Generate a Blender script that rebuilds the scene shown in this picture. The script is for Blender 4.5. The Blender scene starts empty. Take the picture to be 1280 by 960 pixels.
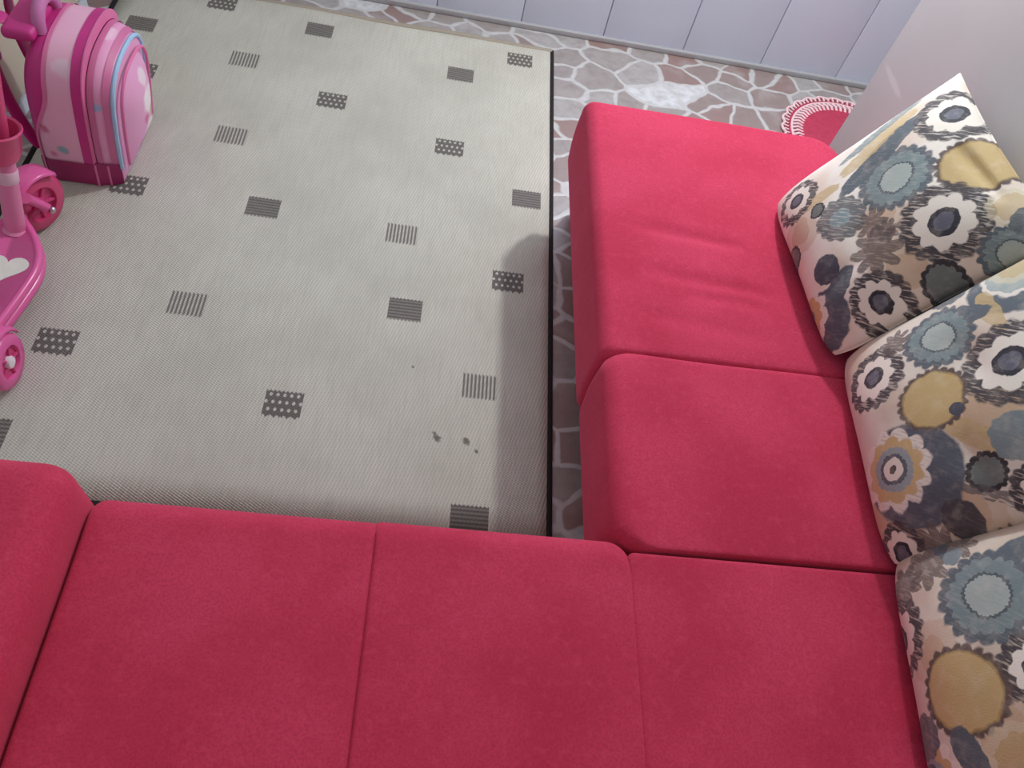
import bpy, bmesh, math, random
from mathutils import Vector, Matrix
random.seed(7)
PI = math.pi
S = bpy.context.scene
COL = S.collection

# ------------------------------------------------------------------ helpers
def lin(c):
    return tuple((v/12.92 if v <= .04045 else ((v+.055)/1.055)**2.4) for v in (x/255 for x in c)) + (1.0,)

def link(o, parent=None):
    COL.objects.link(o)
    if parent is not None:
        o.parent = parent
    return o

def mesh_obj(name, verts, faces, mat=None, parent=None, smooth=True, mats=None, fmat=None, sharp=None):
    me = bpy.data.meshes.new(name)
    me.from_pydata([tuple(v) for v in verts], [], faces)
    for m in (mats or ([mat] if mat else [])):
        me.materials.append(m)
    if fmat:
        for p, i in zip(me.polygons, fmat):
            p.material_index = i
    bm = bmesh.new(); bm.from_mesh(me)
    bmesh.ops.recalc_face_normals(bm, faces=bm.faces)
    bm.to_mesh(me); bm.free()
    if smooth:
        for p in me.polygons: p.use_smooth = True
        if sharp is not None:
            try: me.set_sharp_from_angle(angle=math.radians(sharp))
            except Exception: pass
    me.update()
    return link(bpy.data.objects.new(name, me), parent)

class MB:
    """collects shapes into one mesh"""
    def __init__(s): s.v, s.f = [], []
    def add(s, vs, fs):
        b = len(s.v); s.v += [tuple(v) for v in vs]; s.f += [tuple(i+b for i in f) for f in fs]; return s
    def box(s, x0, x1, y0, y1, z0, z1, bev=0.0):
        bm = bmesh.new()
        bmesh.ops.create_cube(bm, size=1)
        for v in bm.verts:
            v.co = Vector(((x0+x1)/2+v.co.x*(x1-x0), (y0+y1)/2+v.co.y*(y1-y0), (z0+z1)/2+v.co.z*(z1-z0)))
        if bev:
            bmesh.ops.bevel(bm, geom=list(bm.edges), offset=bev, segments=3, affect='EDGES', profile=.5)
        s._bm(bm); return s
    def _bm(s, bm):
        bm.verts.index_update()
        s.add([v.co[:] for v in bm.verts], [[v.index for v in f.verts] for f in bm.faces]); bm.free()
    def tube(s, pts, r, n=10, closed=False):
        pts = [Vector(p) for p in pts]; m = len(pts)
        rs = r if isinstance(r, (list, tuple)) else [r]*m
        prev = None; vs = []
        for i, p in enumerate(pts):
            if closed: t = pts[(i+1) % m]-pts[i-1]
            else: t = pts[min(i+1, m-1)]-pts[max(i-1, 0)]
            t.normalize()
            a = prev if prev is not None else (Vector((0, 0, 1)) if abs(t.z) < .9 else Vector((1, 0, 0)))
            x = (a - t*a.dot(t)).normalized(); y = t.cross(x); prev = x
            for k in range(n):
                th = 2*PI*k/n; vs.append(p+(x*math.cos(th)+y*math.sin(th))*rs[i])
        fs = []
        for i in range(m if closed else m-1):
            j = (i+1) % m
            for k in range(n):
                l = (k+1) % n
                fs.append((i*n+k, i*n+l, j*n+l, j*n+k))
        if not closed:
            fs.append(tuple(range(n))[::-1]); fs.append(tuple((m-1)*n+k for k in range(n)))
        return s.add(vs, fs)
    def lathe(s, prof, mat, n=40, cap=True):
        """prof: (radius, height) list, turned about local z; mat places it"""
        vs, fs = [], []
        for r, h in prof:
            for k in range(n):
                th = 2*PI*k/n; vs.append(mat @ Vector((r*math.cos(th), r*math.sin(th), h)))
        for i in range(len(prof)-1):
            for k in range(n):
                l = (k+1) % n; fs.append((i*n+k, i*n+l, (i+1)*n+l, (i+1)*n+k))
        if cap:
            fs.append(tuple(range(n))[::-1]); fs.append(tuple((len(prof)-1)*n+k for k in range(n)))
        return s.add(vs, fs)
    def ellipsoid(s, c, rx, ry, rz, n=12, rot=None):
        bm = bmesh.new(); bmesh.ops.create_uvsphere(bm, u_segments=n, v_segments=max(6, n//2), radius=1)
        R = rot or Matrix.Identity(3)
        for v in bm.verts:
            v.co = Vector(c)+R @ Vector((v.co.x*rx, v.co.y*ry, v.co.z*rz))
        s._bm(bm); return s
    def prism(s, outline, z0, z1, mat=None):
        n = len(outline); mat = mat or Matrix.Identity(4)
        vs = [mat @ Vector((x, y, z0)) for x, y in outline]+[mat @ Vector((x, y, z1)) for x, y in outline]
        fs = [tuple(range(n))[::-1], tuple(range(n, 2*n))]+[(i, (i+1) % n, n+(i+1) % n, n+i) for i in range(n)]
        return s.add(vs, fs)
    def build(s, name, mat, parent=None, smooth=True, sharp=40):
        return mesh_obj(name, s.v, s.f, mat, parent, smooth, sharp=sharp)

def thing(name, label, cat, loc=(0, 0, 0), group=None):
    o = bpy.data.objects.new(name, None); o.location = loc; o.empty_display_size = .1
    link(o); return tag(o, label, cat, group)
def tag(o, label, cat, group=None):
    o['label'] = label; o['category'] = cat
    if group: o['group'] = group
    return o
def struct(o):
    o['kind'] = 'structure'; return o
def rebase(root):
    """children built in world coordinates keep their place under an Empty that stands elsewhere"""
    off = root.location.copy()
    def go(p, d):
        for c in [o for o in bpy.data.objects if o.parent == p]:
            c.data.transform(Matrix.Translation(-off)); go(c, d+1)
    go(root, 0)

# ------------------------------------------------------------------ node helper
class N:
    def __init__(s, name):
        s.m = bpy.data.materials.new(name); s.m.use_nodes = True
        s.t = s.m.node_tree; s.n = s.t.nodes; s.l = s.t.links
        s.bsdf = s.n['Principled BSDF']; s._co = None
    def inp(s, sock, v):
        if v is None: return
        if hasattr(v, 'is_output'): s.l.new(v, sock)
        else:
            if hasattr(sock.default_value, '__len__') and len(sock.default_value) == 4 and len(v) == 3: v = tuple(v)+(1,)
            sock.default_value = v
    def node(s, t, **kw):
        n = s.n.new(t)
        for k, v in kw.items(): setattr(n, k, v)
        return n
    def co(s, kind='Object'):
        if s._co is None: s._co = s.node('ShaderNodeTexCoord')
        return s._co.outputs[kind]
    def math(s, op, a, b=None, c=None, clamp=False):
        n = s.node('ShaderNodeMath', operation=op, use_clamp=clamp)
        s.inp(n.inputs[0], a); s.inp(n.inputs[1], b); s.inp(n.inputs[2], c); return n.outputs[0]
    def vmath(s, op, a, b=None):
        n = s.node('ShaderNodeVectorMath', operation=op)
        s.inp(n.inputs[0], a); s.inp(n.inputs[1], b)
        return n.outputs['Value'] if op in ('LENGTH', 'DISTANCE', 'DOT_PRODUCT') else n.outputs[0]
    def scale(s, a, f):
        n = s.node('ShaderNodeVectorMath', operation='SCALE'); s.inp(n.inputs[0], a); s.inp(n.inputs['Scale'], f); return n.outputs[0]
    def sep(s, v):
        n = s.node('ShaderNodeSeparateXYZ'); s.inp(n.inputs[0], v); return n.outputs
    def comb(s, x=0., y=0., z=0.):
        n = s.node('ShaderNodeCombineXYZ')
        for i, q in enumerate((x, y, z)): s.inp(n.inputs[i], q)
        return n.outputs[0]
    def noise(s, v, scale, detail=2., rough=.5, out='Fac'):
        n = s.node('ShaderNodeTexNoise'); s.inp(n.inputs['Vector'], v)
        n.inputs['Scale'].default_value = scale; n.inputs['Detail'].default_value = detail; n.inputs['Roughness'].default_value = rough
        return n.outputs[out]
    def mix(s, f, a, b, mode='MIX'):
        n = s.node('ShaderNodeMix', data_type='RGBA', blend_type=mode)
        s.inp(n.inputs[0], f); s.inp(n.inputs[6], a); s.inp(n.inputs[7], b); return n.outputs[2]
    def ramp(s, f, stops, interp='LINEAR'):
        n = s.node('ShaderNodeValToRGB'); cr = n.color_ramp; cr.interpolation = interp
        while len(cr.elements) < len(stops): cr.elements.new(.5)
        for e, (p, c) in zip(cr.elements, stops): e.position = p; e.color = c
        s.inp(n.inputs[0], f); return n.outputs
    def smooth(s, v, a, b, lo=0., hi=1.):
        n = s.node('ShaderNodeMapRange', interpolation_type='SMOOTHSTEP')
        s.inp(n.inputs[0], v); s.inp(n.inputs[1], a); s.inp(n.inputs[2], b); s.inp(n.inputs[3], lo); s.inp(n.inputs[4], hi); return n.outputs[0]
    def bump(s, h, strength=.3, dist=.002):
        n = s.node('ShaderNodeBump'); n.inputs['Strength'].default_value = strength; n.inputs['Distance'].default_value = dist
        s.inp(n.inputs['Height'], h); s.l.new(n.outputs[0], s.bsdf.inputs['Normal'])
    def done(s, color, rough=.6, spec=.5, **kw):
        s.inp(s.bsdf.inputs['Base Color'], color); s.inp(s.bsdf.inputs['Roughness'], rough)
        s.bsdf.inputs['Specular IOR Level'].default_value = spec
        for k, v in kw.items(): s.inp(s.bsdf.inputs[k.replace('_', ' ')], v)
        return s.m

def plain(name, rgb, rough=.5, spec=.5, var=.06, scale=30, bump=0., **kw):
    q = N(name); c = lin(rgb)
    n = q.noise(q.co(), scale, 3)
    d = tuple(x*(1-var*2) for x in c[:3])+(1,); e = tuple(min(1, x*(1+var)) for x in c[:3])+(1,)
    col = q.mix(n, d, e)
    if bump: q.bump(q.noise(q.co(), scale*8, 2), bump, .001)
    return q.done(col, rough, spec, **kw)

# ------------------------------------------------------------------ materials
def fabric_red():
    q = N('red_suede_fabric'); v = q.co()
    a = q.noise(v, 5, 4); b = q.noise(v, 260, 2); cst = q.noise(q.vmath('MULTIPLY', v, (1, 1, .3)), 60, 3)
    col = q.mix(q.smooth(a, .3, .7), lin((190, 53, 81)), lin((206, 66, 97)))
    col = q.mix(q.math('MULTIPLY', q.smooth(b, .35, .7), .35), col, lin((156, 34, 58)))
    col = q.mix(q.math('MULTIPLY', q.smooth(cst, .5, .75), .18), col, lin((222, 88, 118)))
    q.bump(b, .25, .0015)
    return q.done(col, .92, .15, Sheen_Weight=.5, Sheen_Roughness=.5, Sheen_Tint=lin((235, 120, 150)))
RED = fabric_red()
DARK = plain('dark_sofa_base', (58, 28, 32), .8)
FOOTBLACK = plain('black_plastic_foot', (28, 24, 24), .5)  # near-black plastic for the sofa feet

def floor_mat():
    q = N('stone_shard_floor'); v = q.co()
    nz = q.noise(v, 6, 2, out='Color')
    w = q.vmath('ADD', v, q.scale(q.vmath('SUBTRACT', nz, (.5, .5, .5)), .09))
    w = q.vmath('MULTIPLY', w, (1, 1.25, 0.))
    def vor(feature):
        n = q.node('ShaderNodeTexVoronoi', feature=feature, voronoi_dimensions='2D')
        q.inp(n.inputs['Vector'], w); n.inputs['Scale'].default_value = 7.2; n.inputs['Randomness'].default_value = .95
        return n
    e = vor('DISTANCE_TO_EDGE').outputs['Distance']; cell = vor('F1').outputs['Color']
    cs = q.sep(cell)
    stone = q.ramp(cs[0], [(0, lin((156, 150, 148))), (.2, lin((148, 132, 129))), (.42, lin((170, 168, 168))), (.6, lin((148, 122, 118))), (.78, lin((162, 157, 156))), (.92, lin((212, 216, 220)))], 'CONSTANT')[0]
    mot = q.noise(v, 26, 5, .65)
    stone = q.mix(q.math('MULTIPLY', q.smooth(mot, .35, .75), .5), stone, lin((126, 112, 110)))
    stone = q.mix(q.math('MULTIPLY', q.smooth(q.noise(v, 9, 3), .5, .7), .4), stone, lin((178, 172, 172)))
    wob = q.math('MULTIPLY_ADD', q.noise(v, 16, 3), 0.12, .026)
    gr = q.smooth(e, q.math('MULTIPLY', wob, .35), wob, 1., 0.)
    gcol = q.mix(q.noise(v, 40, 3), lin((176, 176, 176)), lin((208, 210, 212)))
    col = q.mix(gr, stone, gcol)
    q.bump(q.math('SUBTRACT', q.math('MULTIPLY', gr, .5), q.math('MULTIPLY', mot, .5)), .35, .004)
    return q.done(col, q.math('MULTIPLY_ADD', mot, .2, .30), .9)
FLOOR = floor_mat()

def rug_nodes(name):
    q = N(name); v = q.co()
    xyz = q.sep(v)
    f = 2*PI/.0095
    a = q.math('SINE', q.math('MULTIPLY', q.math('ADD', xyz[0], q.math('MULTIPLY', xyz[1], .55)), f))
    b = q.math('SINE', q.math('MULTIPLY', q.math('SUBTRACT', xyz[1], q.math('MULTIPLY', xyz[0], .12)), f*.9))
    tw = q.math('MULTIPLY', a, b)
    st = q.noise(q.vmath('MULTIPLY', v, (1., .06, 1.)), 160, 2)
    big = q.noise(v, 3.2, 4, .6)
    base = q.mix(q.smooth(big, .3, .72), lin((211, 210, 200)), lin((195, 194, 184)))
    base = q.mix(q.math('MULTIPLY', q.smooth(st, .4, .7), .3), base, lin((178, 176, 166)))
    base = q.mix(q.math('MULTIPLY', q.smooth(tw, -.3, .9), .62), base, lin((160, 158, 148)))
    q.bump(tw, .4, .0015)
    return q, v, xyz, base
def rug_base():
    q, v, xyz, base = rug_nodes('woven_sisal')
    for (x, y, rx, ry, rot) in ((.096, .986, .012, .026, .5), (.171, .984, .012, .015, .6), (.198, .957, .006, .010, .4), (.02, 1.19, .005, .006, 0)):
        d = q.vmath('SUBTRACT', q.comb(xyz[0], xyz[1], 0.), (x, y, 0.))
        n = q.node('ShaderNodeVectorRotate', rotation_type='Z_AXIS'); q.inp(n.inputs['Vector'], d); n.inputs['Angle'].default_value = -rot
        r = q.vmath('LENGTH', q.vmath('MULTIPLY', n.outputs[0], (1/rx, 1/ry, 1)))
        r = q.math('ADD', r, q.math('MULTIPLY', q.math('SUBTRACT', q.noise(v, 90, 3), .5), 1.6))
        base = q.mix(q.smooth(r, .25, .95, .8, 0.), base, lin((82, 76, 72)))
    return q.done(base, .9, .2)
def rug_spot(kind):
    q, v, xyz, base = rug_nodes('woven_spot_'+kind)
    uv = q.sep(q.co('UV'))
    fray = q.math('MULTIPLY', q.math('PINGPONG', q.math('MULTIPLY', uv[0], 9.), .5), .12)
    ed = q.math('MINIMUM', q.math('SUBTRACT', uv[1], fray), q.math('SUBTRACT', q.math('SUBTRACT', 1., uv[1]), fray))
    ins = q.smooth(ed, .0, .06)
    dark = q.mix(q.noise(v, 220, 2), lin((74, 71, 72)), lin((112, 107, 104)))
    if kind == 'solid':
        m = q.math('MULTIPLY_ADD', q.math('SINE', q.math('MULTIPLY', uv[1], 2*PI*8)), .13, .85)
    elif kind == 'stripe':
        m = q.smooth(q.math('SINE', q.math('MULTIPLY', uv[0], 2*PI*9)), -.7, .5, .1, .85)
    else:
        row = q.math('FLOOR', q.math('MULTIPLY', uv[1], 4.))
        sx = q.math('SINE', q.math('MULTIPLY', q.math('ADD', q.math('MULTIPLY', uv[0], 5.5), q.math('MULTIPLY', row, .5)), 2*PI))
        sy = q.math('SINE', q.math('MULTIPLY', uv[1], 2*PI*4.))
        m = q.smooth(q.math('ADD', sx, sy), .7, 1.3, .92, .05)
    return q.done(q.mix(q.math('MULTIPLY', m, ins), base, dark), .9, .2)
RUG = [rug_base(), rug_spot('solid'), rug_spot('check'), rug_spot('stripe')]
BINDING = plain('black_rug_binding', (44, 40, 42), .85, .2, .2, 200, .4)
HEM = plain('beige_rug_hem', (168, 160, 146), .9, .2, .12, 150, .4)

WALLW = plain('white_panel', (222, 232, 250), .45, .4, .03, 3)
BASEB = plain('grey_baseboard', (172, 174, 178), .5, .4, .05, 10)
def wall_grey():
    q = N('semi_gloss_grey_wall'); v = q.co(); xyz = q.sep(v)
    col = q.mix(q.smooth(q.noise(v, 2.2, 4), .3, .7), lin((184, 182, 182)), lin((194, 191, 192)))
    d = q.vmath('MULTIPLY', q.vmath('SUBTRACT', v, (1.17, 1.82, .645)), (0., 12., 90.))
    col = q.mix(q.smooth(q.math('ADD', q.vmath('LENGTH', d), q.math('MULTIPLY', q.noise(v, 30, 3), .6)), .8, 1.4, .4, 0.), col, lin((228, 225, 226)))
    q.bump(q.noise(v, 14, 3), .08, .003)
    return q.done(col, .33, .5)
WALLG = wall_grey()
PAINT = plain('off_white_paint', (205, 202, 196), .7, .3, .04, 4)
BEIGE = plain('beige_laminate', (206, 200, 180), .45, .4, .05, 6)
BEIGE2 = plain('beige_laminate_end', (186, 178, 160), .5, .4, .05, 6)
TOE = plain('pale_blue_plinth', (205, 216, 224), .45, .4, .04, 8)

# ------------------------------------------------------------------ room
m = MB().box(-2.6, 3.0, -1.6, 2.92, -.10, 0.0)
struct(m.build('floor', FLOOR, smooth=False))
m = MB()
x = .291+.3253*-9 - .0
while x < 3.0:
    m.box(x+.0018, x+.3253-.0018, 2.85, 2.87, .018, 2.6, .0025); x += .3253
m.box(-2.6, 3.0, 2.862, 2.95, 0, 2.6)
struct(m.build('wall_back', WALLW, sharp=30))
m = MB().box(-2.6, 3.0, 2.838, 2.86, 0, .022, .004)
struct(m.build('baseboard_back', BASEB))
m = MB().box(1.17, 1.30, -1.6, 1.92, 0, 2.6, .004)
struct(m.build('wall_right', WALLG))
m = MB().box(-2.7, -2.6, -1.6, 2.95, 0, 2.6)
struct(m.build('wall_left', PAINT, smooth=False))

# ------------------------------------------------------------------ rug
SPOTS = [(-0.782, 2.655, 'c'), (-1.002, 2.463, 's'), (-0.439, 2.596, 's'), (-0.645, 2.36, 't'), (0.068, 2.477, 's'), (0.277, 2.623, 'c'), (-0.34, 2.22, 'c'), (-0.939, 2.221, 'c'), (-0.606, 1.977, 't'), (0.058, 2.076, 'c'), (-0.456, 1.691, 's'), (0.317, 1.885, 's'), (-0.051, 1.662, 't'), (0.27, 1.529, 'c'), (-0.572, 1.309, 't'), (-0.013, 1.378, 's'), (-0.842, 1.143, 'c'), (0.208, 1.151, 't'), (-0.278, 1.035, 'c'), (-0.905, 0.880, 's'), (0.203, 0.771, 's'), (-0.830, 1.705, 'c')]
SW, SH = .092, .086
RX0, RX1, RY0, RY1 = -1.113, .397, .732, 2.72
def build_rug():
    xs = {RX0, RX1}; ys = {RY0, RY1}; R = []
    for (x, y, k) in SPOTS:
        r = (max(RX0, x-SW/2), min(RX1, x+SW/2), max(RY0, y-SH/2), min(RY1, y+SH/2), {'s': 1, 'c': 2, 't': 3}[k], x-SW/2, y-SH/2)
        R.append(r); xs |= {r[0], r[1]}; ys |= {r[2], r[3]}
    for i in range(1, 12): xs.add(RX0+(RX1-RX0)*i/12); ys.add(RY0+(RY1-RY0)*i/12)
    xs = sorted(xs); ys = sorted(ys)
    def skew(x, y): return x+.017*((y-RY0)/(RY1-RY0)*2-1)*max(0, (x-RX0)/(RX1-RX0))
    def zz(x, y): return .006+.0015*math.sin(x*5+y*3)*math.sin(y*4.1)*(1 if RX0 < x < RX1 else .3)
    vs = [(skew(x, y), y, zz(x, y)) for y in ys for x in xs]
    nx = len(xs); fs = []; fm = []; uvs = []
    for j in range(len(ys)-1):
        for i in range(nx-1):
            cx, cy = (xs[i]+xs[i+1])/2, (ys[j]+ys[j+1])/2; mi = 0; uo = (0, 0)
            for r in R:
                if r[0] < cx < r[1] and r[2] < cy < r[3]: mi = r[4]; uo = (r[5], r[6])
            fs.append((j*nx+i, j*nx+i+1, (j+1)*nx+i+1, (j+1)*nx+i)); fm.append(mi)
            uvs += [((xs[a]-uo[0])/SW, (ys[b]-uo[1])/SH) for a, b in ((i, j), (i+1, j), (i+1, j+1), (i, j+1))]
    me = bpy.data.meshes.new('woven_field'); me.from_pydata(vs, [], fs)
    for m_ in RUG: me.materials.append(m_)
    for p, i in zip(me.polygons, fm): p.material_index = i; p.use_smooth = True
    l = me.uv_layers.new(name='UVMap')
    for d, u in zip(l.data, uvs): d.uv = u
    root = thing('rug', 'large beige woven rug scattered with small dark squares, bound in black', 'rug', (0, 0, 0))
    f = link(bpy.data.objects.new('woven_field', me), root)
    sol = f.modifiers.new('thickness', 'SOLIDIFY'); sol.thickness = .005; sol.offset = -1
    def strip(pts, w, mat, name, lab):
        m = MB()
        m.tube([(skew(x, y), y, .0065) for x, y in pts], w, 8)
        # flatten the tube into a low band
        m.v = [(a, b, .0055+(c-.0065)*.35) for a, b, c in m.v]
        o = m.build(name, mat, root); o['label'] = lab
    n = 14
    strip([(RX1, RY0+(RY1-RY0)*i/n) for i in range(n+1)], .0075, BINDING, 'edge_binding', 'black binding tape')
    strip([(RX0, RY0+(RY1-RY0)*i/n) for i in range(n+1)], .0085, BINDING, 'edge_binding', 'black binding tape')
    strip([(RX0+(RX1-RX0)*i/n, RY0) for i in range(n+1)], .0085, BINDING, 'edge_binding', 'black binding tape')
    strip([(RX0+(RX1-RX0)*i/n, RY1+.004*math.sin(i*1.3)) for i in range(n+1)], .011, HEM, 'folded_hem', 'pale folded hem')
build_rug()

# ------------------------------------------------------------------ cushions by rings
def cushion(name, mat, parent, x0, x1, y0, y1, z0, z1, hr=(.03, .03, .03, .03), vr=.03, pr=(.03, .03, .03, .03), crown=.012, bulge=.004, wrinkle=None, puff=0.0):
    """hr: horizontal edge radius of sides (x0,x1,y0,y1); pr: plan radius of corners (x0y0,x1y0,x1y1,x0y1)"""
    nc, ns = 7, 40
    def ring(d, z, extra=0.0):
        # d: fraction of hr inset 0..1, extra: further metres inset
        X0, X1, Y0, Y1 = x0+hr[0]*d+extra, x1-hr[1]*d-extra, y0+hr[2]*d+extra, y1-hr[3]*d-extra
        mx = min(X1-X0, Y1-Y0)*.499
        cs = [(X0, Y0, PI, 0), (X1, Y0, 1.5*PI, 1), (X1, Y1, 0, 2), (X0, Y1, .5*PI, 3)]
        out = []
        P = []
        for cx_, cy_, a0, k in cs:
            r = min(max(pr[k]-min(hr)*d*.3-extra*.8, .004), mx)
            sx = 1 if cx_ == X0 else -1; sy = 1 if cy_ == Y0 else -1
            ox, oy = cx_+sx*r, cy_+sy*r
            P.append([(ox+r*math.cos(a0+.5*PI*i/nc), oy+r*math.sin(a0+.5*PI*i/nc)) for i in range(nc+1)])
        for k in range(4):
            out += P[k]
            a = P[k][-1]; b = P[(k+1) % 4][0]
            out += [(a[0]+(b[0]-a[0])*i/ns, a[1]+(b[1]-a[1])*i/ns) for i in range(1, ns)]
        return [(x, y, z) for x, y in out]
    rings = []
    vb = min(vr, .02)
    for i in range(4):
        a = .5*PI*i/3; rings.append(ring(.6*(1-math.sin(a)), z0+vb*(1-math.cos(a))))
    hz0, hz1 = z0+vb, z1-vr
    for i in range(1, 6):
        t = i/6; rings.append(ring(-bulge/max(.004, sum(hr)/4)*math.sin(PI*t), hz0+(hz1-hz0)*t))
    for i in range(9):
        a = .5*PI*i/8; rings.append(ring(1-math.cos(a), hz1+vr*math.sin(a)))
    half = min(x1-x0-hr[0]-hr[1], y1-y0-hr[2]-hr[3])/2
    K = 34
    for i in range(1, K+1):
        e = half*.999*i/K; rings.append(ring(1, z1, e))
    mxx, myy = (x0+hr[0]+x1-hr[1])/2, (y0+hr[2]+y1-hr[3])/2
    longx = (x1-x0-hr[0]-hr[1]) > (y1-y0-hr[2]-hr[3])
    rings[-1] = [(x, myy, z) if longx else (mxx, y, z) for x, y, z in rings[-1]]   # the rings close on a centre line
    n = len(rings[0]); vs = []
    cx_, cy_ = (x0+x1)/2, (y0+y1)/2
    for r in rings:
        for (x, y, z) in r:
            if z > z1-vr:
                u = max(0, 1-((x-cx_)/(x1-x0)*2)**2); w = max(0, 1-((y-cy_)/(y1-y0)*2)**2)
                k = (z-(z1-vr))/vr
                z += k*crown*(u*w)**.6
                if wrinkle: z += k*wrinkle(x, y)
            vs.append((x, y, z))
    fs = []
    for j in range(len(rings)-1):
        for i in range(n):
            l = (i+1) % n; fs.append((j*n+i, j*n+l, (j+1)*n+l, (j+1)*n+i))
    fs.append(tuple(range(n))[::-1])
    o = mesh_obj(name, vs, fs, mat, parent, True)
    bm = bmesh.new(); bm.from_mesh(o.data)
    bmesh.ops.remove_doubles(bm, verts=bm.verts, dist=2e-4); bmesh.ops.recalc_face_normals(bm, faces=bm.faces)
    bm.to_mesh(o.data); bm.free(); o.data.update()
    return o

def groove(x, y, ax, ay, bx, by, w, depth):
    dx, dy = bx-ax, by-ay; L2 = dx*dx+dy*dy
    t = max(0, min(1, ((x-ax)*dx+(y-ay)*dy)/L2)); px, py = ax+dx*t, ay+dy*t
    d2 = (x-px)**2+(y-py)**2
    return -depth*math.exp(-d2/(w*w))*(math.sin(PI*min(1, max(.0, t*.9+.05)))**.5)

# long sofa nearest the camera
SZ = .44
sofa = thing('sofa', 'long red fabric sofa with a padded armrest and three wide seats, nearest the viewer', 'sofa', (0, 0, 0))
def wr_a(x, y): return .002*math.sin(x*14+y*5)*math.sin(y*11)
cushion('seat_cushion', RED, sofa, -.480, -.0125, -.16, .566, .20, SZ, (.012, .012, .03, .045), .034, (.02, .02, .012, .025), .006, .003, wr_a)
cushion('seat_cushion', RED, sofa, -.0225, .437, -.16, .569, .20, SZ, (.012, .012, .03, .045), .034, (.02, .02, .045, .012), .006, .003, wr_a)
cushion('seat_cushion', RED, sofa, .427, 1.155, -.16, .543, .20, SZ, (.012, .03, .03, .010), .009, (.02, .02, .03, .012), .004, .001, wr_a)
cushion('armrest', RED, sofa, -.80, -.482, -.26, .582, .10, .535, (.05, .055, .05, .05), .055, (.05, .05, .05, .05), .01, .004)
m = MB().box(-.47, 1.15, -.24, .48, .05, .21, .01); m.build('base_frame', DARK, sofa)
for x in (-.70, 1.08):
    for y in (-.20, .42):
        MB().lathe([(.022, 0.0), (.028, .06)], Matrix.Translation((x, y, 0.0)), 16).build('foot', FOOTBLACK, sofa)
cushion('backrest', RED, sofa, -.474, 1.155, -.40, -.165, .20, .80, (.03, .03, .06, .06), .06, (.03, .03, .03, .03), .01, .004)

# two-seat section along the wall
sofa2 = thing('sofa', 'red fabric two-seat sofa section along the grey wall, without armrests', 'sofa', (0.75, 1.1, 0))
def wr_b(x, y):
    z = .0015*math.sin(x*16+2)*math.sin(y*12)
    z += groove(x, y, .50, 1.36, .76, 1.335, .016, .0065)+groove(x, y, .52, 1.225, .82, 1.19, .018, .0065)+groove(x, y, .62, 1.165, .80, 1.15, .014, .004)
    z += groove(x, y, .46, 1.10, .80, 1.06, .022, .003)
    return z
cushion('seat_cushion', RED, sofa2, .398, 1.14, .975, 1.835, .215, SZ+.002, (.030, .05, .02, .022), .04, (.02, .02, .075, .014), .010, .004, wr_b)
cushion('seat_cushion', RED, sofa2, .402, 1.14, .5465, .995, .215, SZ+.002, (.034, .03, .005, .022), .036, (.062, .006, .03, .05), .008, .003, wr_a)
MB().box(.457, 1.13, .56, 1.866, .030, .225, .012).build('base_frame', RED, sofa2)
for x in (.52, 1.08):
    for y in (.62, 1.72):
        MB().lathe([(.022, 0.0), (.028, .06)], Matrix.Translation((x, y, 0.0)), 16).build('foot', FOOTBLACK, sofa2)
rebase(sofa2)

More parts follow.
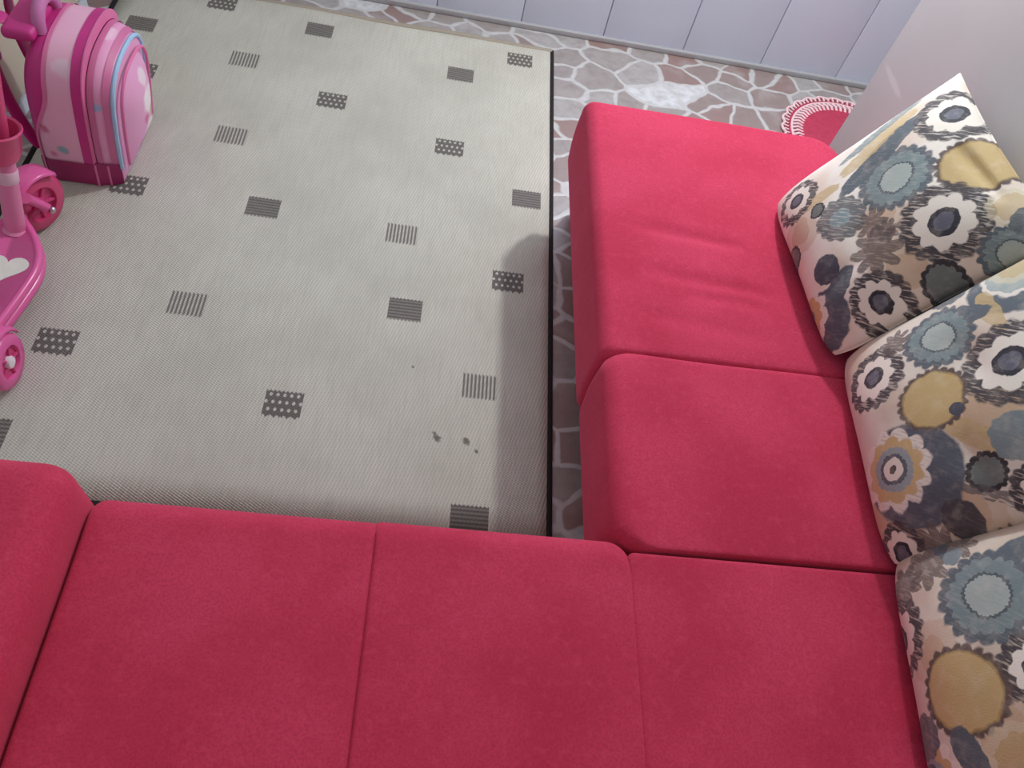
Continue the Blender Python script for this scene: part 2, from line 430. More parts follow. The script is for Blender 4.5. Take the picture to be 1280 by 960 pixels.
# ------------------------------------------------------------------ patterned pillows
CHAR, SLATE, TEAL, GREY = (66, 64, 70), (92, 102, 110), (122, 140, 142), (120, 130, 132)
OCH, CREAM, BROWN, TAN, PALE = (196, 172, 122), (232, 226, 215), (98, 84, 78), (196, 166, 132), (166, 178, 174)
def L(R, n, a, stops, hatch=0.0): return (R, n, a, stops, hatch)
def motif(kind):
    if kind == 'flower':
        return [L(1.02, 17, .045, [(0, (74, 70, 74), 1)], .62), L(.66, 9, .11, [(0, CREAM, 1)]), L(.36, 0, 0, [(0, (96, 98, 112), 1), (.62, (52, 52, 60), 1)])]
    if kind == 'blue':
        return [L(1.0, 20, .06, [(0, TEAL, 1), (.80, SLATE, 1)], .12), L(.50, 26, .04, [(0, PALE, 1), (.86, (84, 94, 100), 1)], .18)]
    if kind == 'ochre':
        return [L(1.05, 24, .045, [(0, BROWN, 1)]), L(.93, 0, 0, [(0, OCH, 1), (.93, (176, 152, 100), 1)], .0)]
    if kind == 'ochre2':
        return [L(1.0, 12, .05, [(0, OCH, .75), (.7, (210, 200, 170), .6)])]
    if kind == 'slateflower':
        return [L(1.0, 11, .10, [(0, CREAM, 1)], .3), L(.80, 10, .09, [(0, (204, 178, 128), 1)], .1), L(.58, 20, .03, [(0, SLATE, 1), (.68, (150, 164, 170), 1)], .1), L(.30, 0, 0, [(0, BROWN, 1), (.36, CREAM, 1)])]
    if kind == 'slateband':
        return [L(1.0, 0, 0, [(0, TEAL, .9), (.3, SLATE, 1), (.75, SLATE, 1)])]
    if kind == 'bar': return [L(1.0, 0, 0, [(0, SLATE, 1)], .08)]
    if kind == 'barteal': return [L(1.0, 0, 0, [(0, TEAL, .9)], .2)]
    if kind == 'barochre': return [L(1.0, 6, .05, [(0, OCH, .8)], .2)]
    if kind == 'scribble': return [L(1.0, 8, .2, [(0, (96, 92, 96), .8)], .9)]
    if kind == 'slate': return [L(1.0, 0, 0, [(0, (88, 94, 106), 1)], .06)]
    if kind == 'teal': return [L(1.0, 9, .05, [(0, PALE, .9), (.85, CREAM, .9)])]
    if kind == 'slatedot': return [L(1.0, 10, .04, [(0, SLATE, .95)], .15)]
    if kind == 'ochflower': return [L(1.0, 9, .10, [(0, CREAM, 1)], .15), L(.72, 9, .10, [(0, (200, 172, 118), 1)], .1), L(.3, 0, 0, [(0, SLATE, 1)])]
    if kind == 'dot': return [L(1.0, 0, 0, [(0, (78, 82, 94), 1)])]
    if kind == 'dot2': return [L(1.0, 0, 0, [(0, (78, 74, 80), 1)], .1)]
    if kind == 'dotpale': return [L(1.0, 14, .05, [(0, (130, 150, 156), 1), (.4, (112, 114, 116), 1)], .4)]
    if kind == 'dotpale2': return [L(1.0, 12, .03, [(0, (126, 140, 144), 1)], .12)]
    if kind == 'rim': return [L(1.0, 16, .05, [(0, (112, 118, 116), 1), (.76, (58, 56, 60), 1)])]
    if kind == 'star': return [L(1.0, 8, .28, [(0, (98, 86, 84), .85)], .3)]
    if kind == 'tan': return [L(1.0, 3, .12, [(0, TAN, .75), (.55, TAN, .4)])]

def pillow_mat(name, motifs, seed, base):
    q = N(name); o = q.co()
    nz = q.noise(o, 55, 3, out='Color'); nz2 = q.noise(o, 9, 2, out='Color')
    sp = q.sep(o)
    flat = q.comb(sp[0], sp[1], 0.)
    w = q.vmath('ADD', flat, q.vmath('MULTIPLY', q.vmath('SUBTRACT', nz, (.5, .5, .5)), (.012, .012, 0.)))
    w = q.vmath('ADD', w, q.vmath('MULTIPLY', q.vmath('SUBTRACT', nz2, (.5, .5, .5)), (.016, .016, 0.)))
    blot = q.noise(q.vmath('ADD', flat, (seed*3.1, seed*1.7, 0.)), 7, 3)
    col = q.mix(q.smooth(blot, .42, .66), lin(base[0]), lin(base[1]))
    # sketchy pencil hatch at 45 degrees
    hr = q.node('ShaderNodeVectorRotate', rotation_type='Z_AXIS'); q.inp(hr.inputs['Vector'], flat); hr.inputs['Angle'].default_value = .7
    hatch = q.noise(q.vmath('MULTIPLY', hr.outputs[0], (1, .16, 1)), 240, 2)
    for (kind, cx, cy, r, *el) in motifs:
        d = q.vmath('SUBTRACT', w, (cx, cy, 0.))
        if el:
            er = q.node('ShaderNodeVectorRotate', rotation_type='Z_AXIS'); q.inp(er.inputs['Vector'], d); er.inputs['Angle'].default_value = -el[0]
            d = q.vmath('MULTIPLY', er.outputs[0], (1/el[1], 1, 1))
        ln = q.vmath('LENGTH', d)
        s = q.sep(d); th = q.math('ARCTAN2', s[1], s[0])
        ph = random.random()*6
        for (R, n, a, stops, h) in motif(kind):
            den = r*R
            if n:
                lobes = q.math('ABSOLUTE', q.math('SINE', q.math('MULTIPLY_ADD', th, n/2, ph)))
                rn = q.math('DIVIDE', ln, q.math('MULTIPLY_ADD', lobes, den*a*2, den*(1-a)))
            else:
                rn = q.math('DIVIDE', ln, den)
            if len(stops) > 1:
                out = q.ramp(rn, [(p, lin(c)[:3]+(al,)) for p, c, al in stops], 'CONSTANT'); c_, al_ = out[0], out[1]
            else:
                c_, al_ = lin(stops[0][1]), stops[0][2]
            mask = q.math('MULTIPLY', q.smooth(rn, .95, 1.03, 1., 0.), al_)
            if h:
                mask = q.math('MULTIPLY', mask, q.smooth(hatch, .36, .50, 1-h, 1.))
            col = q.mix(mask, col, c_)
    mott = q.noise(o, 38, 4, .6)
    col = q.mix(q.math('MULTIPLY', q.smooth(mott, .45, .75), .16), col, lin((236, 228, 214)))
    weave = q.noise(o, 480, 1)
    q.bump(q.math('ADD', q.math('MULTIPLY', weave, .4), q.noise(o, 14, 3)), .3, .004)
    return q.done(col, .7, .25, Sheen_Weight=.15)

def pillow(label, mat, c, u, w, hs, ht, T, folds=()):
    u = Vector(u).normalized(); w = Vector(w); w = (w-u*w.dot(u)).normalized(); n = u.cross(w)
    flip = n.x > 0
    K = 56; vs = []; fs = []
    def P(s, t, sgn):
        x = hs*s*(1-.05*(1-t*t)*abs(s)**1.5-.07*max(0, -t)**5*abs(s)**3); y = ht*t*(1-.05*(1-s*s)*abs(t)**1.5-.10*max(0, -t)*abs(s)**5)
        th = T*max(0, 1-abs(s)**2.6)**.55*max(0, 1-abs(t)**2.6)**.55+.004*max(0, 1-abs(s))**.1
        z = th
        sag = .016*max(0, -t)**.8*max(0, 1-t**4)*max(0, 1-abs(s)**3)
        z += sag*(1 if sgn > 0 else .4)
        if sgn > 0:
            z += .004*math.sin(6*s+2*t)*math.sin(5*t+1)*(1-s*s)*(1-t*t)
            for (ax, ay, bx, by, wd, dp) in folds: z += groove(x, y, ax, ay, bx, by, wd, dp)*(1-s*s)**.3*(1-t*t)**.3
        return (x, y, z*sgn)
    g = [math.sin(PI/2*(2*i/K-1))*.9+.1*(2*i/K-1) for i in range(K+1)]
    idx = {}
    for sgn in (1, -1):
        for j, t in enumerate(g):
            for i, s in enumerate(g):
                edge = i in (0, K) or j in (0, K)
                if edge and sgn < 0: idx[(i, j, -1)] = idx[(i, j, 1)]; continue
                p = P(s, t, sgn)
                if edge: p = (p[0], p[1], 0)
                idx[(i, j, sgn)] = len(vs); vs.append(p)
    for sgn in (1, -1):
        for j in range(K):
            for i in range(K):
                fs.append((idx[(i, j, sgn)], idx[(i+1, j, sgn)], idx[(i+1, j+1, sgn)], idx[(i, j+1, sgn)]))
    root = thing('throw_pillow', label, 'cushion', c, 'patterned pillows leaning on the grey wall')
    nn = -n if flip else n
    # local axes: x=u, y=w, z=front
    R = Matrix((u, w, nn)).transposed()
    if R.determinant() < 0: pass
    # keep right-handed: bake the frame into the mesh instead of the object when mirrored
    root.rotation_mode = 'QUATERNION'
    if R.determinant() > 0:
        root.rotation_quaternion = R.to_quaternion()
        o = mesh_obj('cover', vs, fs, mat, root)
        fl = 1
    else:
        R2 = Matrix((-u, w, nn)).transposed()
        root.rotation_quaternion = R2.to_quaternion()
        o = mesh_obj('cover', [(-a, b, d) for a, b, d in vs], fs, mat, root)
        fl = -1
    # corded seam round the edge
    ring = [(g[i], -1) for i in range(K)]+[(1, g[i]) for i in range(K)]+[(g[K-i], 1) for i in range(K)]+[(-1, g[K-i]) for i in range(K)]
    pts = [P(s, t, 1) for s, t in ring]
    MB().tube([(fl*a, b, 0) for a, b, _ in pts], .0022, 6, True).build('edge_seam', mat, root)
    return root, fl

PIL = [
 ('grey and beige medallion-print pillow with a pointed upper corner, farthest along the sofa', [1.010, 1.268, .655], [.0883, -.9961, .0057], [.52, .085, .845],
  [('tan', .172, -.002, .067), ('tan', -.058, -.172, .055), ('tan', .03, .0, .06), ('bar', -.117, .046, .025, 2.0, 4.8), ('barochre', -.158, .050, .019, 1.95, 5.4), ('barteal', -.192, .060, .014, 1.9, 7.5), ('barochre', -.10, -.10, .016, 1.6, 3.0), ('blue', -.031, .054, .077), ('ochre', .028, .188, .068), ('flower', -.123, .197, .073), ('flower', .122, .093, .082), ('dotpale', -.013, -.076, .054), ('flower', -.149, -.158, .057), ('rim', -.024, -.222, .032), ('bar', .140, -.150, .024, -1.0, 2.8), ('slate', .169, -.200, .062), ('ochflower', .132, -.232, .054), ('dot', .080, -.146, .033), ('flower', .205, -.079, .062), ('rim', .230, .040, .042), ('star', .106, -.038, .044), ('star', .040, -.025, .030), ('star', .078, -.005, .022), ('blue', .236, .160, .055), ('ochre2', .151, .202, .045), ('slatedot', .19, .21, .030), ('rim', -.07, -.115, .018)],
  [(-.03, .175, .12, .19, .012, .022), (-.02, -.02, .10, -.08, .018, .010), (.10, -.08, .13, -.20, .016, .008)]),
 ('grey and beige medallion-print pillow in the middle, its ochre disc beside a large blue-grey flower', [1.034, .783, .660], [-.040, -.9992, 0], [.43, -.0085, .90],
  [('tan', .065, .054, .082), ('tan', .151, -.182, .075), ('tan', .200, -.043, .055), ('barochre', .09, .01, .020, .7, 4.0), ('slateband', -.191, .155, .090), ('teal', -.208, .158, .068), ('ochre2', -.227, .160, .055), ('barochre', -.13, .10, .016, .2, 3.5), ('bar', -.150, .056, .020, 1.2, 2.6), ('blue', -.127, .005, .067), ('flower', -.011, .104, .080), ('flower', -.105, -.134, .066), ('slate', .118, -.112, .095), ('slateflower', .098, -.140, .072), ('ochre', -.001, -.032, .060), ('dot', .037, .001, .0128), ('rim', .158, .009, .035), ('dotpale2', .118, .071, .041), ('dot2', .214, -.062, .032), ('flower', .228, -.190, .048), ('star', .239, -.122, .030), ('scribble', .19, -.005, .010, .9, 4.5), ('flower', .215, .075, .05), ('star', .262, -.01, .024), ('slatedot', -.235, .030, .040), ('star', -.165, -.08, .028), ('blue', .03, .21, .05), ('ochre', .16, .18, .055)],
  [(.08, -.02, .16, .0, .025, .008), (-.1, .03, .0, .06, .02, .006)]),
 ('grey and beige medallion-print pillow nearest the viewer, with a big oval ochre disc', [1.020, .318, .656], [-.085, -.9964, 0], [.46, -.0149, .885],
  [('tan', .097, -.068, .070), ('tan', -.03, -.15, .05), ('slateband', -.136, .014, .060), ('star', -.188, -.145, .040), ('star', -.165, -.197, .034), ('star', -.21, -.09, .028), ('bar', -.225, -.13, .012, .4, 3.0), ('flower', -.120, -.235, .034), ('flower', -.082, -.228, .066), ('blue', -.107, -.050, .077), ('flower', .014, -.003, .056), ('slateflower', .140, -.212, .056), ('slatedot', .082, -.207, .033), ('ochre', .031, -.116, .067), ('ochre2', .139, -.054, .057), ('bar', .123, -.130, .024, .3, 1.9), ('dotpale2', -.191, -.100, .018), ('blue', .12, .12, .07), ('flower', -.09, .15, .06), ('ochre', .0, .15, .05)],
  [(-.12, -.05, -.02, -.12, .02, .006)]),
]
for i, (lab, c, u, w, mot, folds) in enumerate(PIL):
    U, W = Vector(u).normalized(), Vector(w); W = (W-U*W.dot(U)).normalized(); nn = U.cross(W)
    fl = 1 if nn.x < 0 else -1
    mat = pillow_mat('medallion_print_'+('far', 'middle', 'near')[i], [(q[0], fl*q[1])+tuple(q[2:]) for q in mot], i+1, [((236, 231, 222), (222, 206, 190)), ((222, 214, 202), (204, 188, 170)), ((222, 214, 200), (204, 190, 172))][i])
    pillow(lab, mat, c, u, w, .251, .240, .078, folds)

# ------------------------------------------------------------------ crochet mat
MATC = Vector((1.565, 2.455, 0))
REDY = plain('red_crochet_yarn', (190, 66, 94), .85, .2, .15, 60, .5)
PINKY = plain('pink_white_yarn', (240, 208, 214), .85, .2, .1, 60, .5)
mt = thing('doormat', 'round red crochet mat with white lace edge on the stone floor behind the sofa', 'mat', MATC)
m = MB(); prof = [(0.001, .002), (.200, .002)]
top = []
R = .205
k = 0
while R > .012:
    top += [(R, .008), (R-.006, .0115)]; R -= .012
m.lathe([(.001, .001), (.207, .001)]+top+[(.001, .010)], Matrix.Identity(4), 72)
m.build('crochet_disc', REDY, mt, sharp=80)
m = MB()
for (r0, r1, n) in ((.186, .228, 66),):
    for i in range(n):
        a = 2*PI*i/n; ca, sa = math.cos(a), math.sin(a); b = a+.03
        m.tube([(r0*ca, r0*sa, .007), ((r0+r1)/2*ca, (r0+r1)/2*sa, .012), (r1*math.cos(b), r1*math.sin(b), .007)], .0056, 6)
m.tube([(.230*math.cos(2*PI*i/72), .230*math.sin(2*PI*i/72), .009) for i in range(72)], .0048, 8, True)
n = 26
for i in range(n*8):
    pass
sc = [((.256+.012*abs(math.sin(n/2*2*PI*i/(n*10))))*math.cos(2*PI*i/(n*10)), (.256+.012*abs(math.sin(n/2*2*PI*i/(n*10))))*math.sin(2*PI*i/(n*10)), .008) for i in range(n*10)]
m.tube(sc, .0050, 8, True)
for i in range(n*3):
    a = 2*PI*i/(n*3); m.tube([(.243*math.cos(a), .243*math.sin(a), .007), (.262*math.cos(a), .262*math.sin(a), .010)], .0042, 6)
m.build('lace_edge', PINKY, mt)['label'] = 'white and pink lace edge'
m = MB()
m.tube([(.238*math.cos(2*PI*i/72), .238*math.sin(2*PI*i/72), .006) for i in range(72)], .0045, 8, True)
m.lathe([(.200, .001), (.262, .001), (.262, .003), (.200, .003)], Matrix.Identity(4), 72, cap=False)
m.build('red_round', REDY, mt)

# ------------------------------------------------------------------ cabinet at the left
cb = thing('cabinet', 'beige cabinet at the rug edge behind the pink backpack', 'cabinet', (-1.42, 2.3, 0))
m = MB().box(-1.64, -1.195, 1.885, 2.52, .045, .80, .006); m.build('carcass', BEIGE2, cb)
for (y0, y1) in ((1.89, 2.20), (2.205, 2.515)):
    d = MB().box(-1.195, -1.178, y0, y1, .06, .78, .004).build('door', BEIGE, cb)
    yy = y1-.04 if y0 < 2 else y0+.04
    MB().tube([(-1.18, yy, .40), (-1.155, yy, .41), (-1.155, yy, .49), (-1.18, yy, .50)], .005, 8).build('handle', plain('steel_pull', (170, 170, 170), .3, .5, Metallic=1.), d)
MB().box(-1.64, -1.185, 1.89, 2.515, 0, .045).build('plinth', TOE, cb)
rebase(cb)

# ------------------------------------------------------------------ backpack
MAG = plain('magenta_nylon', (200, 50, 136), .5, .5, .12, 14, .2)
DMAG = plain('dark_magenta_nylon', (160, 34, 102), .5, .5, .1, 14, .2)
LILAC = plain('pink_piping', (226, 120, 172), .5, .5, .05, 20)
PALEB = plain('lavender_handle_fabric', (200, 122, 176), .6, .4, .08, 30, .2)
def spotted(name, base, blobs):
    q = N(name); v = q.co(); xyz = q.sep(v)
    col = q.mix(q.noise(v, 5, 2), lin(base), lin(tuple(min(255, c+10) for c in base)))
    for (x, y, z, r, c) in blobs:
        d = q.vmath('LENGTH', q.vmath('SUBTRACT', v, (x, y, z)))
        d = q.math('ADD', d, q.math('MULTIPLY', q.math('SUBTRACT', q.noise(v, 35, 2), .5), r*.9))
        col = q.mix(q.smooth(d, r*.55, r, .85, 0.), col, lin(c))
    q.bump(q.noise(v, 9, 3), .15, .004)
    return q.done(col, .42, .5)
bp = thing('backpack', 'pink and magenta child backpack standing upright on the rug', 'backpack', (-.94, 1.83, 0))
BX, BY = -1.047, 1.834
# cross sections: arch profile at depth d, the whole bag leaning a little forward
LEAN = .11
def bp_dims(d):
    a = min(1, max(0, d)/.03)
    if d > .148:
        k = min(1, (d-.15)/.07); return .140-.026*k*k, .378-.045*k*k
    return .126+.020*math.sin(.5*PI*a), .368+.035*math.sin(.5*PI*a)
def bp_raw(d, t, out=0.0):
    """t in 0..1 runs round the arch from the near foot over the top to the far foot"""
    hw, h = bp_dims(d); hw += out; h += out
    ah = hw*.85; sh = h-ah; arc = PI*hw*.95
    tot = 2*sh+arc; s = t*tot
    if s < sh: w, z = -hw, s
    elif s > tot-sh: w, z = hw, tot-s
    else:
        a = (s-sh)/arc*PI; ca, sa = math.cos(a), math.sin(a)
        w = -hw*math.copysign(abs(ca)**.78, ca); z = sh+ah*abs(sa)**.78
    w *= 1+.012/hw*math.sin(PI*min(1, max(0, z/h)))
    return w, z
def bp_pt(d, t, out=0.0):
    w, z = bp_raw(d, t, out)
    return Vector((BX+d+LEAN*z, BY+w, z+.004))
def bp_band(name, mat, d0, d1, z0=0.0, z1=9, out=0.0, nd=5, parent=bp, cap0=False, cap1=False, nt=96):
    f0 = d0 if callable(d0) else (lambda z: d0); f1 = d1 if callable(d1) else (lambda z: d1)
    dm = (f0(.3)+f1(.3))/2
    hw, h = bp_dims(dm); tot = 2*(h-hw*.85)+PI*hw*.95
    if z1 <= 1: segs = [[z1/tot*i/6 for i in range(7)], [1-z1/tot*(1-i/6) for i in range(7)]]
    else: segs = [[z0/tot+(1-2*z0/tot)*i/nt for i in range(nt+1)]]
    for seg in segs:
        vs, fs = [], []; n = len(seg)
        for k in range(nd+1):
            for t in seg:
                z = bp_raw(dm, t, out)[1]; vs.append(bp_pt(f0(z)+(f1(z)-f0(z))*k/nd, t, out))
        for k in range(nd):
            for i in range(n-1): fs.append((k*n+i, k*n+i+1, (k+1)*n+i+1, (k+1)*n+i))
        if cap0: fs.append(tuple(range(n)))
        if cap1: fs.append(tuple(nd*n+i for i in range(n))[::-1])
        o = mesh_obj(name, [tuple(v) for v in vs], fs, mat, parent, True, sharp=50)
    return o
PALEP = spotted('pale_pink_printed_nylon', (234, 178, 206), [(-.022, -.165, .12, .022, (120, 178, 188)), (-.055, -.165, .185, .02, (206, 96, 142)), (-.05, -.165, .10, .02, (206, 86, 136)), (.03, -.12, .36, .03, (236, 210, 228))])
COMP = spotted('pink_compartment_nylon', (224, 152, 192), [(.09, -.135, .27, .018, (130, 182, 216)), (.09, 0.02, .39, .04, (240, 205, 225))])
BAND = plain('rose_band', (206, 112, 158), .5, .5, .06, 20)
SKY = plain('sky_blue_zipper_tape', (168, 206, 238), .5, .4, .05, 30)
POCK = spotted('pocket_print', (224, 160, 200), [(.157, .02, .19, .052, (246, 242, 242)), (.152, .035, .10, .048, (248, 242, 242)), (.155, .045, .145, .028, (176, 146, 116)), (.157, -.01, .15, .024, (214, 96, 150)), (.15, .05, .05, .034, (186, 76, 126)), (.16, .02, .26, .030, (238, 222, 232)), (.15, -.04, .08, .03, (214, 120, 170))])
def edge_back(z):
    k = min(1, max(0, (z-.14)/.16)); return .006+.046*k*k*(3-2*k)
bp_band('back_panel', MAG, .0, edge_back, cap0=True)
bp_band('body_piping', LILAC, lambda z: edge_back(z)-.001, lambda z: edge_back(z)+.008, out=.003, nd=4)
body = bp_band('body', PALEP, edge_back, .118)
bp_band('zip_gusset', MAG, .118, .146, out=.002, cap1=True)
bp_band('body_piping', LILAC, .143, .150, out=.004, nd=4)
bp_band('front_compartment', COMP, .150, .205, nd=8)
bp_band('trim_band', BAND, .152, .166, z0=.07, out=.0025, nd=4)
bp_band('trim_band', BAND, .186, .200, z0=.07, out=.0025, nd=4)
bp_band('bottom_panel', DMAG, -.001, .146, z1=.078, out=.0035)
bp_band('bottom_panel', DMAG, .146, .206, z1=.080, out=.0045)
for d in (.146, .176):
    m = MB(); m.tube([bp_pt(d, t, .005) for t in (.0, .02, .04, .06, .08)], .003, 6); m.build('bottom_piping', LILAC, bp)
# front face with the bulging pocket
def front_face(name, mat, d, k, bulge, inset, zoff=0.0, rings=10, out=None):
    vs, fs = [], []; n = 72
    pts = [bp_pt(d, i/n) for i in range(n+1)]
    c = Vector((BX+d+LEAN*.17, BY, .17))
    for j in range(rings+1):
        f = 1-j/rings
        bx = bulge*(1-(f**2.4))
        for p in pts:
            q_ = c+(p-c)*(f*inset)
            vs.append((BX+d+bx+zoff+LEAN*q_.z, q_.y, max(.006, q_.z)))
    N1 = n+1
    for j in range(rings):
        for i in range(n): fs.append((j*N1+i, j*N1+i+1, (j+1)*N1+i+1, (j+1)*N1+i))
        fs.append((j*N1+n, j*N1, (j+1)*N1, (j+1)*N1+n))
    return mesh_obj(name, vs, fs, mat, bp, True)
front_face('front_panel', POCK, .205, 1, .018, 1.0)
pk = front_face('front_pocket', POCK, .205, 1, .040, .84, .004)
m = MB(); n = 60
m.tube([bp_pt(.205, i/n)+Vector((.002, 0, 0)) for i in range(4, n-3)], .0060, 8)
m.build('zipper_tape', SKY, bp)['label'] = 'light blue zipper tape'
m = MB()
m.tube([Vector((BX+.222+LEAN*(.17+(bp_pt(.205, i/n).z-.17)*.86), BY+(bp_pt(.205, i/n).y-BY)*.86, .17+(bp_pt(.205, i/n).z-.17)*.86)) for i in range(3, n-2)], .0045, 8)
m.build('pocket_piping', LILAC, bp)
# handle on top, straps and pouch at the back
m = MB(); pts = []
for i in range(13):
    a = PI*i/12; pts.append((BX+.075, BY-.055*math.cos(a), .40+.055*math.sin(a)))
m.tube(pts, .016, 10); m.build('carry_handle', PALEB, bp)
for s in (-1, 1):
    m = MB()
    P_ = [(BX+.01, BY+s*.05, .41), (BX-.022, BY+s*.06, .44), (BX-.052, BY+s*.07, .40), (BX-.06, BY+s*.08, .28), (BX-.045, BY+s*.09, .15), (BX-.005, BY+s*.10, .06)]
    vs = []; fs = []
    for i, p in enumerate(P_):
        for (dx, dy) in ((-.006, -.026), (.006, -.026), (.006, .026), (-.006, .026)): vs.append((p[0]+dx, p[1]+dy, p[2]))
    for i in range(len(P_)-1):
        for k in range(4):
            l = (k+1) % 4; fs.append((i*4+k, i*4+l, i*4+4+l, i*4+4+k))
    fs += [(0, 1, 2, 3), tuple(len(vs)-4+i for i in range(4))]
    o = mesh_obj('shoulder_strap', vs, fs, MAG, bp, True)
    b = o.modifiers.new('soft', 'SUBSURF'); b.levels = 2; b.render_levels = 2
m = MB()
for i in range(26):
    m.ellipsoid((BX-.055+random.uniform(-.02, .02), BY-.085+random.uniform(-.02, .02), .36+random.uniform(-.035, .035)), .013, .013, .018, 8)
m.build('gathered_tassel', PALEB, bp)
MB().box(BX-.0, BX+.075, BY-.10, BY+.10, .395, .425, .012).build('top_flap', MAG, bp)
rebase(bp); bp.location.z = .006

# ------------------------------------------------------------------ scooter
SP = plain('glossy_pink_plastic', (228, 100, 166), .25, .5, .05, 10)
SPL = plain('light_pink_plastic', (222, 130, 172), .3, .5, .05, 10)
SPD = plain('deep_pink_plastic', (206, 66, 126), .3, .5, .06, 10)
SPR = plain('red_pink_plastic', (208, 72, 122), .3, .5, .08, 12)
WHT = plain('white_hub', (236, 226, 234), .3, .5)
STL = plain('steel_bolt', (205, 205, 208), .25, .5, Metallic=1.)
sk = thing('kick_scooter', 'pink toy kick scooter with a white heart sticker on its deck', 'scooter', (-.99, 1.26, 0))
SX = -1.0
def deck_half(y):
    # half width of the deck along its length
    K = [(1.05, .070), (1.12, .083), (1.19, .095), (1.27, .104), (1.32, .097), (1.36, .080), (1.40, .054), (1.45, .015)]
    for q in range(len(K)-1):
        if K[q][0] <= y <= K[q+1][0]+1e-6:
            p0, p1, p2, p3 = K[max(q-1, 0)][1], K[q][1], K[q+1][1], K[min(q+2, len(K)-1)][1]
            t = (y-K[q][0])/(K[q+1][0]-K[q][0])
            return .5*(2*p1+(p2-p0)*t+(2*p0-5*p1+4*p2-p3)*t*t+(3*p1-p0-3*p2+p3)*t**3)
    return .015
ys = [1.05+.40*i/40 for i in range(41)]
outl = [(SX+deck_half(y), y) for y in ys]+[(SX-deck_half(y), y) for y in reversed(ys)]
def ringed(outl, prof, mat, name, parent):
    n = len(outl); cx = sum(p[0] for p in outl)/n; cy = sum(p[1] for p in outl)/n
    vs = []; fs = []
    for (ins, z) in prof:
        for i, (x, y) in enumerate(outl):
            a = Vector(outl[i-1]); b = Vector(outl[(i+1) % n]); t = (b-a); t = t.normalized() if t.length > 1e-6 else Vector((1, 0))
            nrm = Vector((t.y, -t.x))
            p = Vector((x, y))-nrm*ins
            vs.append((p.x, p.y, z))
    for j in range(len(prof)-1):
        for i in range(n):
            l = (i+1) % n; fs.append((j*n+i, j*n+l, (j+1)*n+l, (j+1)*n+i))
    fs.append(tuple(range(n))[::-1]); fs.append(tuple((len(prof)-1)*n+i for i in range(n)))
    return mesh_obj(name, vs, fs, mat, parent, True, sharp=60)
deck = ringed(outl, [(.014, .05), (.004, .055), (0, .066), (.0, .074), (.006, .078), (.004, .082), (0, .088), (.0, .097), (.004, .103), (.010, .105), (.015, .102), (.018, .098)], SP, 'deck', sk)
# white heart sticker
st = []
for i in range(64):
    a = 2*PI*i/64; hx = 16*math.sin(a)**3; hy = 13*math.cos(a)-5*math.cos(2*a)-2*math.cos(3*a)-math.cos(4*a)
    st.append((SX+.030+hx*.0030, 1.272+hy*.0029))
MB().prism(st, .0982, .0995).build('sticker', plain('white_sticker', (232, 228, 222), .4, .5), deck)['label'] = 'white heart sticker'
def wheel(name, c, r, w, mat, parent, hubmat, spokes=5, yaw=0.0):
    T = Matrix.Translation(c) @ Matrix.Rotation(yaw, 4, 'Z') @ Matrix.Rotation(PI/2, 4, 'Y')
    m = MB(); m.lathe([(r*.60, -w*.5), (r*.90, -w*.5), (r, -w*.28), (r, w*.28), (r*.90, w*.5), (r*.60, w*.5), (r*.56, w*.3), (r*.56, -w*.3), (r*.60, -w*.5)], T, 48, cap=False)
    o = m.build(name, mat, parent, sharp=60)
    m = MB(); m.lathe([(r*.57, -w*.26), (r*.57, w*.26)], T, 40)
    for i in range(spokes):
        a = 2*PI*i/spokes
        p = [T @ Vector((r*.12*math.cos(a), r*.12*math.sin(a), w*.3)), T @ Vector((r*.56*math.cos(a), r*.56*math.sin(a), w*.3))]
        m.tube(p, w*.14, 8)
    m.build('wheel_disc', SPD, o)
    MB().lathe([(r*.24, -w*.52), (r*.24, w*.40), (r*.20, w*.56), (r*.06, w*.62)], T, 24).build('hub_cap', hubmat, o)
    return o
for s in (1, -1):
    wheel('rear_wheel', (SX+s*.104, 1.026, .067), .067, .032, SP, sk, WHT)
MB().tube([(SX-.12, 1.026, .07), (SX+.12, 1.026, .07)], .008, 10).build('rear_axle', STL, sk)
for s in (1, -1):
    m = MB(); vs = []
    o_ = []
    for i in range(13):
        a = PI*(.10+.62*i/12); o_.append((math.cos(a), math.sin(a)))
    pts = []
    fs = []
    for (x0, rr) in ((SX+s*.050, .072), (SX+s*.058, .079), (SX+s*.112, .079), (SX+s*.119, .072)):
        for (c_, s_) in o_: pts.append((x0, 1.026+rr*c_, .070+rr*s_))
    for k in range(3):
        for i in range(12): fs.append((k*13+i, k*13+i+1, (k+1)*13+i+1, (k+1)*13+i))
    o = mesh_obj('rear_fender', pts, fs, SP, sk, True, sharp=60)
    md = o.modifiers.new('shell', 'SOLIDIFY'); md.thickness = .005; md.offset = -1
MB().box(SX-.06, SX+.06, 1.01, 1.10, .055, .088, .012).build('tail_block', SP, sk)
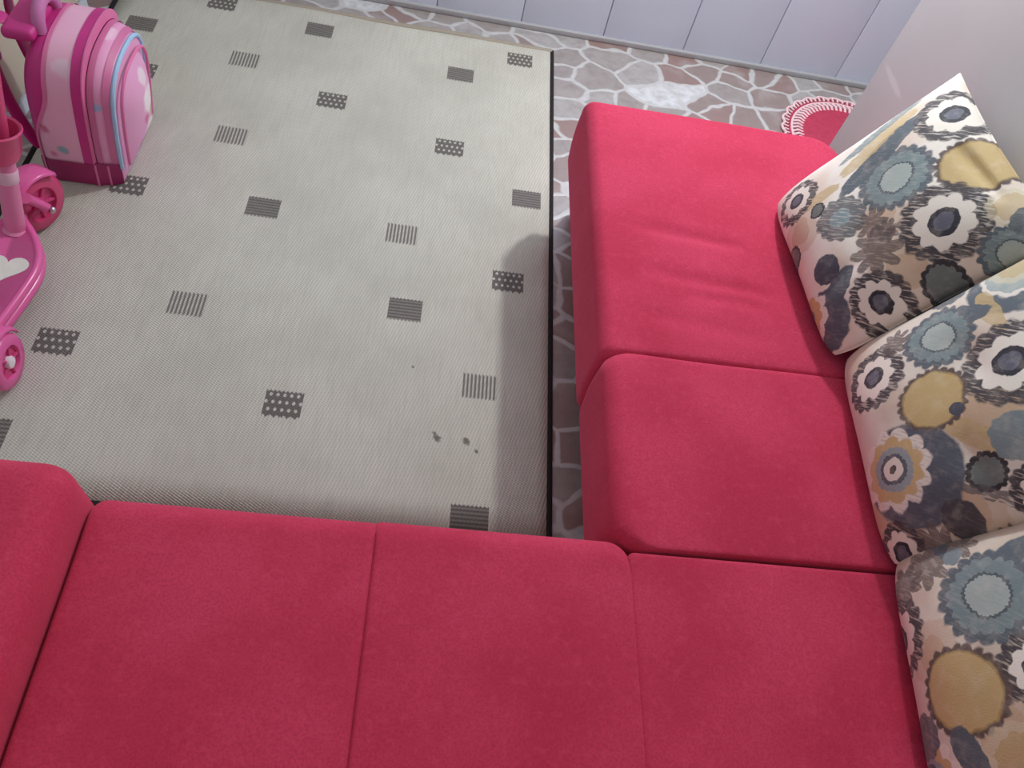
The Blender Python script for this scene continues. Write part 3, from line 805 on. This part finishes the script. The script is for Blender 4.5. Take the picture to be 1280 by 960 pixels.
# stem, fork and front wheel
FW = Vector((-.990, 1.515, .080)); YAW = -.42
FR = Matrix.Translation(FW) @ Matrix.Rotation(YAW, 4, 'Z')
fw = wheel('front_wheel', FW, .080, .042, SPR, sk, SPD, 5, YAW)
m = MB()
for s in (1, -1):
    top = Vector((-.985+s*.022, 1.440, .165))
    m.tube([top, FR @ Vector((s*.036, -.045, .068)), FR @ Vector((s*.040, -.018, .028)), FR @ Vector((s*.040, 0, 0))], [.013, .013, .012, .011], 10)
m.build('fork', SP, sk)
MB().lathe([(.009, 0), (.009, .008), (.005, .012)], FR @ Matrix.Translation((.048, 0, 0)) @ Matrix.Rotation(PI/2, 4, 'Y'), 14).build('axle_bolt', STL, sk)
pts = []; fs = []
for (x0, rr) in ((-.034, .086), (-.027, .092), (.027, .092), (.034, .086)):
    for i in range(13):
        a = PI*(.25+.55*i/12); pts.append(FR @ Vector((x0, rr*math.cos(a), rr*math.sin(a))))
for k in range(3):
    for i in range(12): fs.append((k*13+i, k*13+i+1, (k+1)*13+i+1, (k+1)*13+i))
o = mesh_obj('front_fender', pts, fs, SP, sk, True, sharp=60)
md = o.modifiers.new('shell', 'SOLIDIFY'); md.thickness = .005; md.offset = -1
A, B = Vector((-.992, 1.398, .095)), Vector((-.968, 1.442, .30))
D = (B-A)
MB().tube([A, A+D*.03, A+D*.9, B], [.030, .024, .0215, .0215], 20).build('stem', SPL, sk)
MB().tube([A+D*.66, A+D*.68, A+D*.80, A+D*.82], [.0225, .0245, .0245, .0225], 20).build('stem_collar', plain('pale_pink_collar', (228, 190, 208), .35, .5), sk)['label'] = 'pale clamp collar'
MB().tube([B, B+D*1.0, B+D*2.0], .017, 16).build('steering_post', SPR, sk)
H_ = B+D*2.0
MB().tube([H_+Vector((-.14, 0, 0)), H_+Vector((.0, 0, .0)), H_+Vector((.14, 0, 0))], .014, 14).build('handlebar', SP, sk)
T = Matrix.Translation(B+Vector((-.014, -.012, .0))) @ D.to_track_quat('Z', 'Y').to_matrix().to_4x4()
MB().lathe([(.030, 0), (.050, .004), (.056, .02), (.060, .070), (.063, .074), (.060, .078), (.055, .074), (.051, .022), (.045, .010), (.018, .008)], T, 40, cap=False).build('basket', SPR, sk)
rebase(sk); sk.location.z = .010

# ------------------------------------------------------------------ light
w = bpy.data.worlds.new('room_light'); S.world = w; w.use_nodes = True
bg = w.node_tree.nodes['Background']; bg.inputs[0].default_value = (.97, .98, 1.0, 1); bg.inputs[1].default_value = .49
lp = bpy.data.lights.new('wall_lamp', 'POINT'); lp.energy = 80; lp.shadow_soft_size = .05; lp.color = (1.0, .99, .98)
lo = bpy.data.objects.new('wall_lamp', lp); lo.location = (.895, 2.50, 1.75); COL.objects.link(lo)

# ------------------------------------------------------------------ camera
cam = bpy.data.cameras.new('camera'); cam.sensor_width = 36; cam.sensor_fit = 'HORIZONTAL'; cam.lens = 980/1280*36; cam.clip_start = .01
co = bpy.data.objects.new('camera', cam); COL.objects.link(co)
Mr = Matrix(((0.9842289499805367, -0.11210345788929962, -0.13684366536114212), (0.015691639462207557, 0.8258448752947679, -0.5636789994317309), (0.17620200473092895, 0.5526418882772381, 0.8145795215018423)))
M4 = Mr.to_4x4(); M4.translation = (0, 0, 1.7); co.matrix_world = M4
S.camera = co
vs_ = S.view_settings
vs_.view_transform = 'Standard'; vs_.look = 'None'; vs_.exposure = 0.0; vs_.gamma = 1.0; vs_.use_curve_mapping = False
